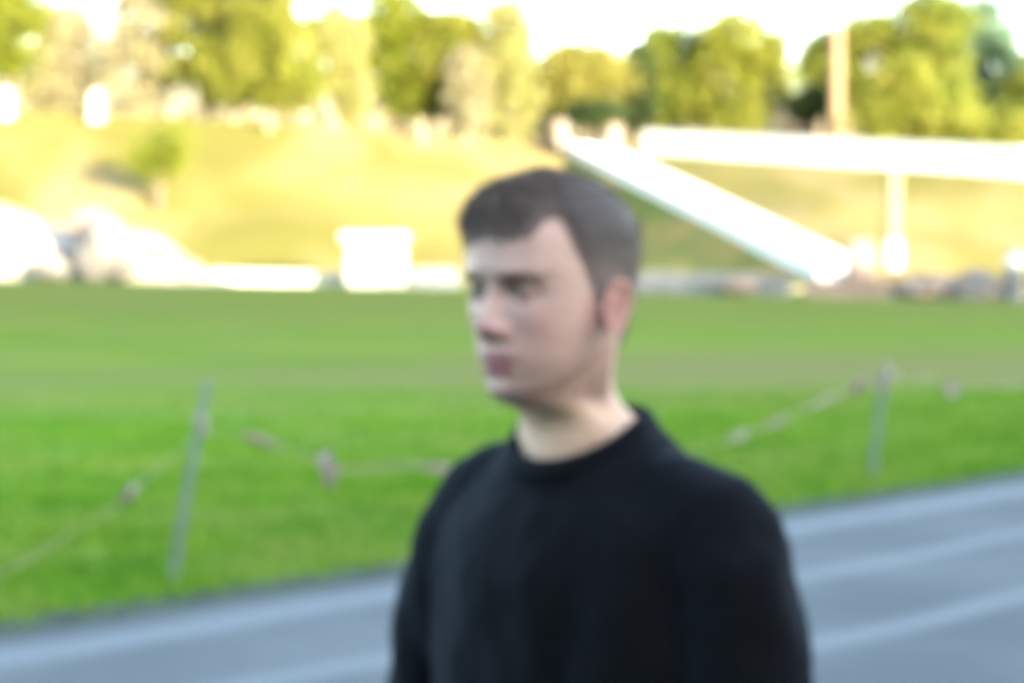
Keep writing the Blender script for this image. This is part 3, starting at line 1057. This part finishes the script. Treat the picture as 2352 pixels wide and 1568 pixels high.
def skin_material():
    m = bpy.data.materials.new('skin')
    m.use_nodes = True
    nt = m.node_tree
    p = nt.nodes['Principled BSDF']
    at_ = nt.nodes.new('ShaderNodeAttribute')
    at_.attribute_name = 'tone'
    n = nt.nodes.new('ShaderNodeTexNoise')
    n.inputs['Scale'].default_value = 90
    n.inputs['Detail'].default_value = 5
    tc = nt.nodes.new('ShaderNodeTexCoord')
    link(nt, tc.outputs['Object'], n.inputs['Vector'])
    mx = nt.nodes.new('ShaderNodeMix')
    mx.data_type = 'RGBA'
    mx.blend_type = 'OVERLAY'
    mx.inputs[0].default_value = .18
    link(nt, at_.outputs['Color'], mx.inputs[6])
    link(nt, n.outputs[0], mx.inputs[7])
    link(nt, mx.outputs[2], p.inputs['Base Color'])
    p.inputs['Roughness'].default_value = .52
    p.inputs['Specular IOR Level'].default_value = .35
    p.inputs['Subsurface Weight'].default_value = .25
    p.inputs['Subsurface Radius'].default_value = (1, .35, .2)
    p.inputs['Subsurface Scale'].default_value = .006
    b = nt.nodes.new('ShaderNodeBump')
    b.inputs['Strength'].default_value = .15
    b.inputs['Distance'].default_value = .002
    n2 = nt.nodes.new('ShaderNodeTexNoise')
    n2.inputs['Scale'].default_value = 600
    link(nt, tc.outputs['Object'], n2.inputs['Vector'])
    link(nt, n2.outputs[0], b.inputs['Height'])
    link(nt, b.outputs[0], p.inputs['Normal'])
    return m


SKIN = np.array([.54, .338, .275])
bo = body.build('body', skin_material(), man, True)
co = np.zeros(len(bo.data.vertices) * 3)
bo.data.vertices.foreach_get('co', co)
co = co.reshape(-1, 3) - np.array(HC)
x, y, z = co.T
col = np.tile(SKIN, (len(co), 1))


def blend(fac, c):
    global col
    fac = np.clip(fac, 0, 1)[:, None]
    col = col * (1 - fac) + np.array(c) * fac


front = (y < -.02)
g2 = lambda x0, z0, sx, sz: np.exp(-((np.abs(x) - x0) / sx) ** 2 - ((z - z0) / sz) ** 2) * front
blend(.60 * g2(.044, -.040, .026, .026), (.46, .235, .20))            # cheeks
blend(.75 * g2(0, -.048, .022, .010), (.36, .14, .13))               # red nose tip, with nostril shade painted in
blend(.75 * g2(.030, -.002, .020, .0105), (.19, .095, .07))            # brow shade painted around the eyes
jaw = np.exp(-((z + .105) / .028) ** 2) * (y < .035) * (z > -.135) * (np.abs(x) < .08) * (1 - .55 * g2(0, -.105, .02, .02))
blend(.6 * jaw, (.13, .075, .05))                                   # stubble along the jaw, plus painted under-jaw shade
neck = np.clip((-.118 - z) / .012, 0, 1)
blend(.85 * neck, (.58, .38, .26))
blend(.55 * np.exp(-((y + .016) / .017) ** 2) * np.exp(-((z + .062) / .028) ** 2), (.16, .11, .085))
blend(.25 * g2(0, -.064, .024, .005), (.24, .15, .12))
blend(.9 * g2(.0315, -.0035, .015, .0038), (.045, .025, .018))
up_l = np.exp(-((z + .0720) / .0058) ** 4) * (np.abs(x) < .0245 - np.abs(z + .078) * .6)
lo_l = np.exp(-((z + .0855) / .0070) ** 4) * (np.abs(x) < .0225 - np.abs(z + .078) * .5)
blend(.9 * np.maximum(up_l, lo_l) * (y < -.07), (.33, .11, .115))
blend(.8 * np.exp(-((z + .078) / .0022) ** 2) * (np.abs(x) < .024) * (y < -.07), (.12, .04, .04))
blend(.9 * np.exp(-((np.abs(x) - .0075) / .004) ** 2 - ((z + .0535) / .003) ** 2) * (y < -.09), (.10, .04, .035))   # nostrils
ear = (np.abs(x) > .0715) & (z > -.062) & (z < .014) & (y > -.022) & (y < .040)
blend(.55 * ear, (.48, .21, .17))
ca = bo.data.color_attributes.new('tone', 'FLOAT_COLOR', 'POINT')
ca.data.foreach_set('color', np.concatenate([col, np.ones((len(col), 1))], 1).astype(np.float32).ravel())

# eyes
M_eye = mat('eye_white', (.26, .235, .22), rough=.25, spec=.5)
M_iris = mat('iris', (.025, .022, .018), rough=.2, spec=.6)
M_pupil = mat('pupil', (.004, .004, .004), rough=.1, spec=.6)
for sx in (-1, 1):
    bm = bmesh.new()
    bmesh.ops.create_uvsphere(bm, u_segments=24, v_segments=16, radius=.0124)
    me = bpy.data.meshes.new('eye')
    bm.to_mesh(me)
    bm.free()
    e = link_mesh('eye', me, M_eye, man, True)
    e.location = HC + Vector((sx * .0315, -.0708, -.006))
    for nm, rad_, off, mm in (('iris', .0064, .0111, M_iris), ('pupil', .0026, .0124, M_pupil)):
        V = [(0, -off - .0012, 0)] + [(rad_ * math.cos(k * math.pi / 12), -off + (.0003 if nm == 'pupil' else .0008), rad_ * math.sin(k * math.pi / 12)) for k in range(24)]
        F = [(0, 1 + k, 1 + (k + 1) % 24) for k in range(24)]
        mesh_obj(nm, V, F, mm, e, True)

# hair --------------------------------------------------------------
M_hair = mat('hair', (.095, .064, .050), noise_c=[(.15, .102, .080)], scale=60, rough=.45, spec=.6)


def hairline(ang_):
    """lowest height with hair; angle from the face front, + is the man's left"""
    a = abs(ang_)
    L = ang_ > 0
    pts = [(0, .044), (.30, .043), (.50, .049), (.66, .068), (.78, .071), (.90, .062), (1.05, .032), (1.22, .008), (1.32, -.014), (1.50, -.022), (1.60, -.005), (1.75, .006), (2.0, .0), (2.15, -.055), (2.5, -.078), (3.2, -.085)]
    if not L:
        pts = [(0, .044), (.3, .040), (.6, .040), (.85, .045), (1.0, .03), (1.22, .005), (1.30, -.030), (1.50, -.042), (1.60, -.005), (1.75, .006), (2.0, .0), (2.15, -.055), (2.5, -.078), (3.2, -.085)]
    return float(np.interp(a, [p for p, q in pts], [q for p, q in pts]))


def head_pt(z, t):
    """surface point by polar angle index"""
    x, y = head_ring(z, np.array([t]), False)
    return x[0], y[0]


NH = 160
uh = np.linspace(-math.pi, math.pi, NH, endpoint=False)
zh = [.1080, .1076, .107, .1055, .103, .100, .097, .093, .089, .084, .078, .072, .066, .060, .054, .048, .042, .036, .030]
zh += list(np.arange(.025, -.095, -.005))
HP = []
for z in zh:
    x, y = head_ring(z, uh, False)
    for a, b in zip(x, y):
        pol = math.atan2(a, -b)
        hl = hairline(pol) + .0035 * noise.noise(Vector((pol * 9, z * 60, 2)))
        m_ = (z - hl) / .022
        m_ = max(-.25, min(1, m_))
        side = .0035 + .0060 * max(0, min(1, (z - .005) / .06))
        th = side * (m_ if m_ > 0 else m_ * .8)
        if z > .03:
            th *= 1.0
        nv = Vector((a, b * .8, max(0, z - .0) * .9 if z > .03 else 0))
        nv.normalize()
        tex = 1 + .16 * noise.noise(Vector((a * 70, b * 70, z * 45)))
        p = Vector((a, b, z)) + nv * th * tex
        HP.append((p, m_, nv))
V = [HC + p for p, m_, n_v in HP]
F = []
for i in range(len(zh) - 1):
    for k in range(NH):
        k2 = (k + 1) % NH
        q = (i * NH + k, (i + 1) * NH + k, (i + 1) * NH + k2, i * NH + k2)
        if max(HP[j][1] for j in q) > -.2:
            F.append(q)
F.append(tuple(range(NH)))
M_scalp = mat('short_hair', (.03, .023, .021), rough=.45, spec=.6, bump=.6, bscale=500)
_n = M_scalp.node_tree
_a = _n.nodes.new('ShaderNodeAttribute')
_a.attribute_name = 'tone'
link(_n, _a.outputs['Color'], _n.nodes['Principled BSDF'].inputs['Base Color'])
hair = mesh_obj('hair', V, F, M_scalp, man, True)
hc = []
for p, m_, nv in HP:
    sb = math.exp(-((p.y + .012) / .022) ** 2) * max(0, min(1, (.035 - p.z) / .03))
    k = min(.88, .55 * sb + (1 - max(0, min(1, m_))) * .9 + .26 * max(0, min(1, (.06 - p.z) / .05)) * max(0, min(1, (.05 - p.y) / .04)))
    v_ = 1 + .35 * noise.noise(p * 160)
    a_ = np.array([.095, .066, .054]) * v_
    hc.append(list(a_ * (1 - k) + np.array([.30, .20, .165]) * k) + [1])
hca = hair.data.color_attributes.new('tone', 'FLOAT_COLOR', 'POINT')
hca.data.foreach_set('color', np.array(hc, dtype=np.float32).ravel())
# short strands
ns = 30000
cand = [i for i, (p, m_, nv) in enumerate(HP) if m_ > .02]
TV = np.zeros((ns, 3, 3))
for i in range(ns):
    p, m_, nv = HP[cand[random.randrange(len(cand))]]
    j = Vector((random.gauss(0, .003), random.gauss(0, .003), random.gauss(0, .003)))
    base = HC + p + j - nv * .003
    topn = max(0, min(1, (p.z - .03) / .06))
    flow = Vector((-.45 * topn + random.gauss(0, .25), -.75 * topn + .3 * (1 - topn) + random.gauss(0, .2), -.55 * (1 - topn) + random.gauss(0, .15)))
    d = (nv * random.uniform(.2, .5) + flow)
    d.normalize()
    ln = (.005 + .010 * topn) * random.uniform(.6, 1.3) * (.5 + .5 * max(.0, m_))
    sd = d.cross(Vector((random.gauss(0, 1), random.gauss(0, 1), random.gauss(0, 1)))).normalized() * .00045
    TV[i, 0] = base - sd
    TV[i, 1] = base + sd
    TV[i, 2] = base + d * ln
o = link_mesh('hair_strands', tris_mesh('hair_strands', TV.reshape(-1, 3), ns), M_hair, hair)
o['kind'] = 'stuff'
# eyebrows
M_brow = mat('brow_hair', (.13, .07, .045), rough=.7)
for sx in (-1, 1):
    nbw = 170
    TV = np.zeros((nbw, 3, 3))
    for i in range(nbw):
        q = random.random()
        bx_ = sx * (.012 + .037 * q)
        bz_ = .0045 + .0060 * math.sin(q * 2.4) + random.gauss(0, .0016) * (1 - .5 * q)
        xx, yy = head_ring(bz_, u)
        fm = yy < 0
        by_ = float(np.interp(bx_, xx[fm][np.argsort(xx[fm])], yy[fm][np.argsort(xx[fm])])) - .0003
        d = Vector((sx * .9, .25 * q - .25, .45 - .8 * q + random.gauss(0, .2))).normalized()
        ln = random.uniform(.005, .008)
        base = HC + Vector((bx_, by_, bz_))
        sd = Vector((0, 0, 1)).cross(d).normalized().cross(d) * .0005
        TV[i, 0] = base - sd
        TV[i, 1] = base + sd
        TV[i, 2] = base + d * ln
    link_mesh('eyebrow', tris_mesh('eyebrow', TV.reshape(-1, 3), nbw), M_brow, man)


# clothes -----------------------------------------------------------
def evaluated(o, name):
    dg = bpy.context.evaluated_depsgraph_get()
    dg.update()
    me = bpy.data.meshes.new_from_object(o.evaluated_get(dg))
    me.name = name
    return me


def fused(geo, name, vox, smooth_n):
    o = geo.build('tmp', None)
    md = o.modifiers.new('r', 'REMESH')
    md.mode = 'VOXEL'
    md.voxel_size = vox
    ms = o.modifiers.new('s', 'SMOOTH')
    ms.factor = .5
    ms.iterations = smooth_n
    me = evaluated(o, name)
    old = o.data
    bpy.data.objects.remove(o)
    bpy.data.meshes.remove(old)
    return me


def ellipse_loft(secs, n=48, tilt=None):
    V, F = [], []
    for (z, w, f, b, cx, cy, tl) in secs:
        for k in range(n):
            t = 2 * math.pi * k / n
            c, s_ = math.cos(t), math.sin(t)
            yy = (-f if c > 0 else -b) * (abs(c) ** .95) * (1 if c > 0 else -1)
            V.append((cx + w * s_, cy + yy, z + tl * (1 if yy < 0 else .33) * yy / .075))
    m = len(secs)
    for i in range(m - 1):
        for k in range(n):
            k2 = (k + 1) % n
            F.append((i * n + k, i * n + k2, (i + 1) * n + k2, (i + 1) * n + k))
    F.append(tuple(reversed(range(n))))
    F.append(tuple((m - 1) * n + k for k in range(n)))
    return V, F


sh = Geo()
# (height, half width, front, back, cx, cy, tilt)
sh.add(*ellipse_loft([(.90, .195, .135, .130, 0, .01, 0), (1.00, .190, .135, .125, 0, .01, 0), (1.12, .185, .130, .120, 0, .01, 0), (1.25, .190, .130, .125, 0, .01, 0),
                      (1.35, .195, .125, .125, 0, .01, .0), (1.40, .185, .112, .118, 0, .01, .006), (1.432, .160, .100, .105, 0, .01, .012), (1.462, .128, .088, .092, 0, .008, .022),
                      (1.488, .098, .080, .082, 0, .004, .034), (1.500, .082, .075, .076, 0, 0, .040), (1.480, .05, .045, .045, 0, 0, .02)]))
for sx in (-1, 1):
    ow = .024 if sx < 0 else 0      # the far arm hangs a little wider
    sh.tube([(sx * .110, .012, 1.440), (sx * (.155 - ow * .5), .012, 1.412), (sx * (.187 - ow * .7), .014, 1.366), (sx * (.205 - ow * .3), .02, 1.27), (sx * (.221 + ow * 1.3), .03, 1.14), (sx * (.238 + ow), .005, 1.0), (sx * .253, -.03, .90)],
            [.046, .060, .070, .071, .067, .058, .044], 24)
me = fused(sh, 'sweatshirt', .006, 10)
co = np.zeros(len(me.vertices) * 3)
no = np.zeros(len(me.vertices) * 3)
me.vertices.foreach_get('co', co)
me.vertices.foreach_get('normal', no)
co = co.reshape(-1, 3)
no = no.reshape(-1, 3)
disp = np.zeros(len(co))
for i, (x, y, z) in enumerate(co):
    fade = max(0, min(1, (1.49 - z) / .08))
    ax = abs(x)
    arm = max(0, min(1, (ax - .15) / .05))
    warp = noise.noise(Vector((x * 6, y * 6, z * 4)))
    fold = noise.noise(Vector((x * 16 + warp * 1.3, y * 16, z * 4.5 + warp)))
    fold2 = noise.noise(Vector((x * 9 + z * 7 * (1 if x > 0 else -1), y * 9, z * 9 + 5)))
    disp[i] = fade * (.014 * fold * (1 - .4 * arm) + .011 * fold2 * (.4 + .6 * arm) + .002 * noise.noise(Vector((x * 45, y * 45, z * 30))))
co = co + no * disp[:, None]
me.vertices.foreach_set('co', co.ravel())
me.update()
M_shirt = mat('black_sweatshirt', (.0022, .0022, .0027), noise_c=[(.0034, .0034, .0042)], scale=14, rough=.95, spec=.10, bump=.35, bscale=700)
p = M_shirt.node_tree.nodes['Principled BSDF']
p.inputs['Sheen Weight'].default_value = .06
p.inputs['Sheen Roughness'].default_value = .5
p.inputs['Sheen Tint'].default_value = (.5, .7, 1, 1)
shirt = link_mesh('sweatshirt', me, M_shirt, man, True)
# ribbed collar
g = Geo()
V, F = [], []
nc, nk = 120, 10
for i in range(nc):
    t = 2 * math.pi * i / nc
    c, s_ = math.cos(t), math.sin(t)
    rib = 1 + .05 * math.cos(i * math.pi)
    yy = -(.074 if c > 0 else .076) * c
    cz = 1.502 + (.042 if yy < 0 else .010) * yy / .075
    ctr = Vector((.079 * s_, yy, cz))
    outd = Vector((s_, -c, 0))
    for k in range(nk):
        a = 2 * math.pi * k / nk
        V.append(ctr + outd * (.0055 * math.cos(a) * rib - .004 * math.sin(a)) + Vector((0, 0, .0115 * math.sin(a))))
for i in range(nc):
    i2 = (i + 1) % nc
    for k in range(nk):
        k2 = (k + 1) % nk
        F.append((i * nk + k, i2 * nk + k, i2 * nk + k2, i * nk + k2))
mesh_obj('collar', V, F, M_shirt, shirt, True)
for sx in (-1, 1):
    g = Geo()
    g.tube([(sx * .253, -.026, .915), (sx * .253, -.034, .872)], [.040, .036], 32)
    g.build('cuff', M_shirt, shirt, True)
tr = Geo()
tr.add(*ellipse_loft([(.80, .165, .115, .12, 0, .01, 0), (.88, .17, .115, .12, 0, .01, 0), (.96, .165, .11, .11, 0, .01, 0)]))
for sx in (-1, 1):
    tr.tube([(sx * .085, .01, .86), (sx * .09, .0, .70), (sx * .098, .0, .48), (sx * .1, .02, .28), (sx * .103, .03, .10)], [.098, .092, .072, .064, .058], 24)
M_trous = mat('dark_trousers', (.012, .014, .020), noise_c=[(.018, .020, .028)], scale=20, rough=.9, bump=.2, bscale=400)
link_mesh('trousers', fused(tr, 'trousers', .008, 6), M_trous, man, True)
M_shoe = mat('shoe_leather', (.02, .02, .02), rough=.5)
M_sole = mat('shoe_sole', (.25, .25, .25), rough=.8)
for sx in (-1, 1):
    g = Geo()
    g.tube([(sx * .102, .075, .055), (sx * .104, .03, .065), (sx * .108, -.06, .052), (sx * .112, -.145, .042)], [.044, .050, .046, .034], 20)
    s_o = g.build('shoe', M_shoe, man, True)
    V, F = [], []
    for k in range(32):
        t = 2 * math.pi * k / 32
        V.append((sx * .108 + .048 * math.sin(t), -.04 - .155 * math.cos(t), .006))
    for k in range(32):
        t = 2 * math.pi * k / 32
        V.append((sx * .108 + .050 * math.sin(t), -.04 - .158 * math.cos(t), .030))
    F = [tuple(reversed(range(32))), tuple(range(32, 64))] + [(k, (k + 1) % 32, 32 + (k + 1) % 32, 32 + k) for k in range(32)]
    mesh_obj('sole', V, F, M_sole, s_o)
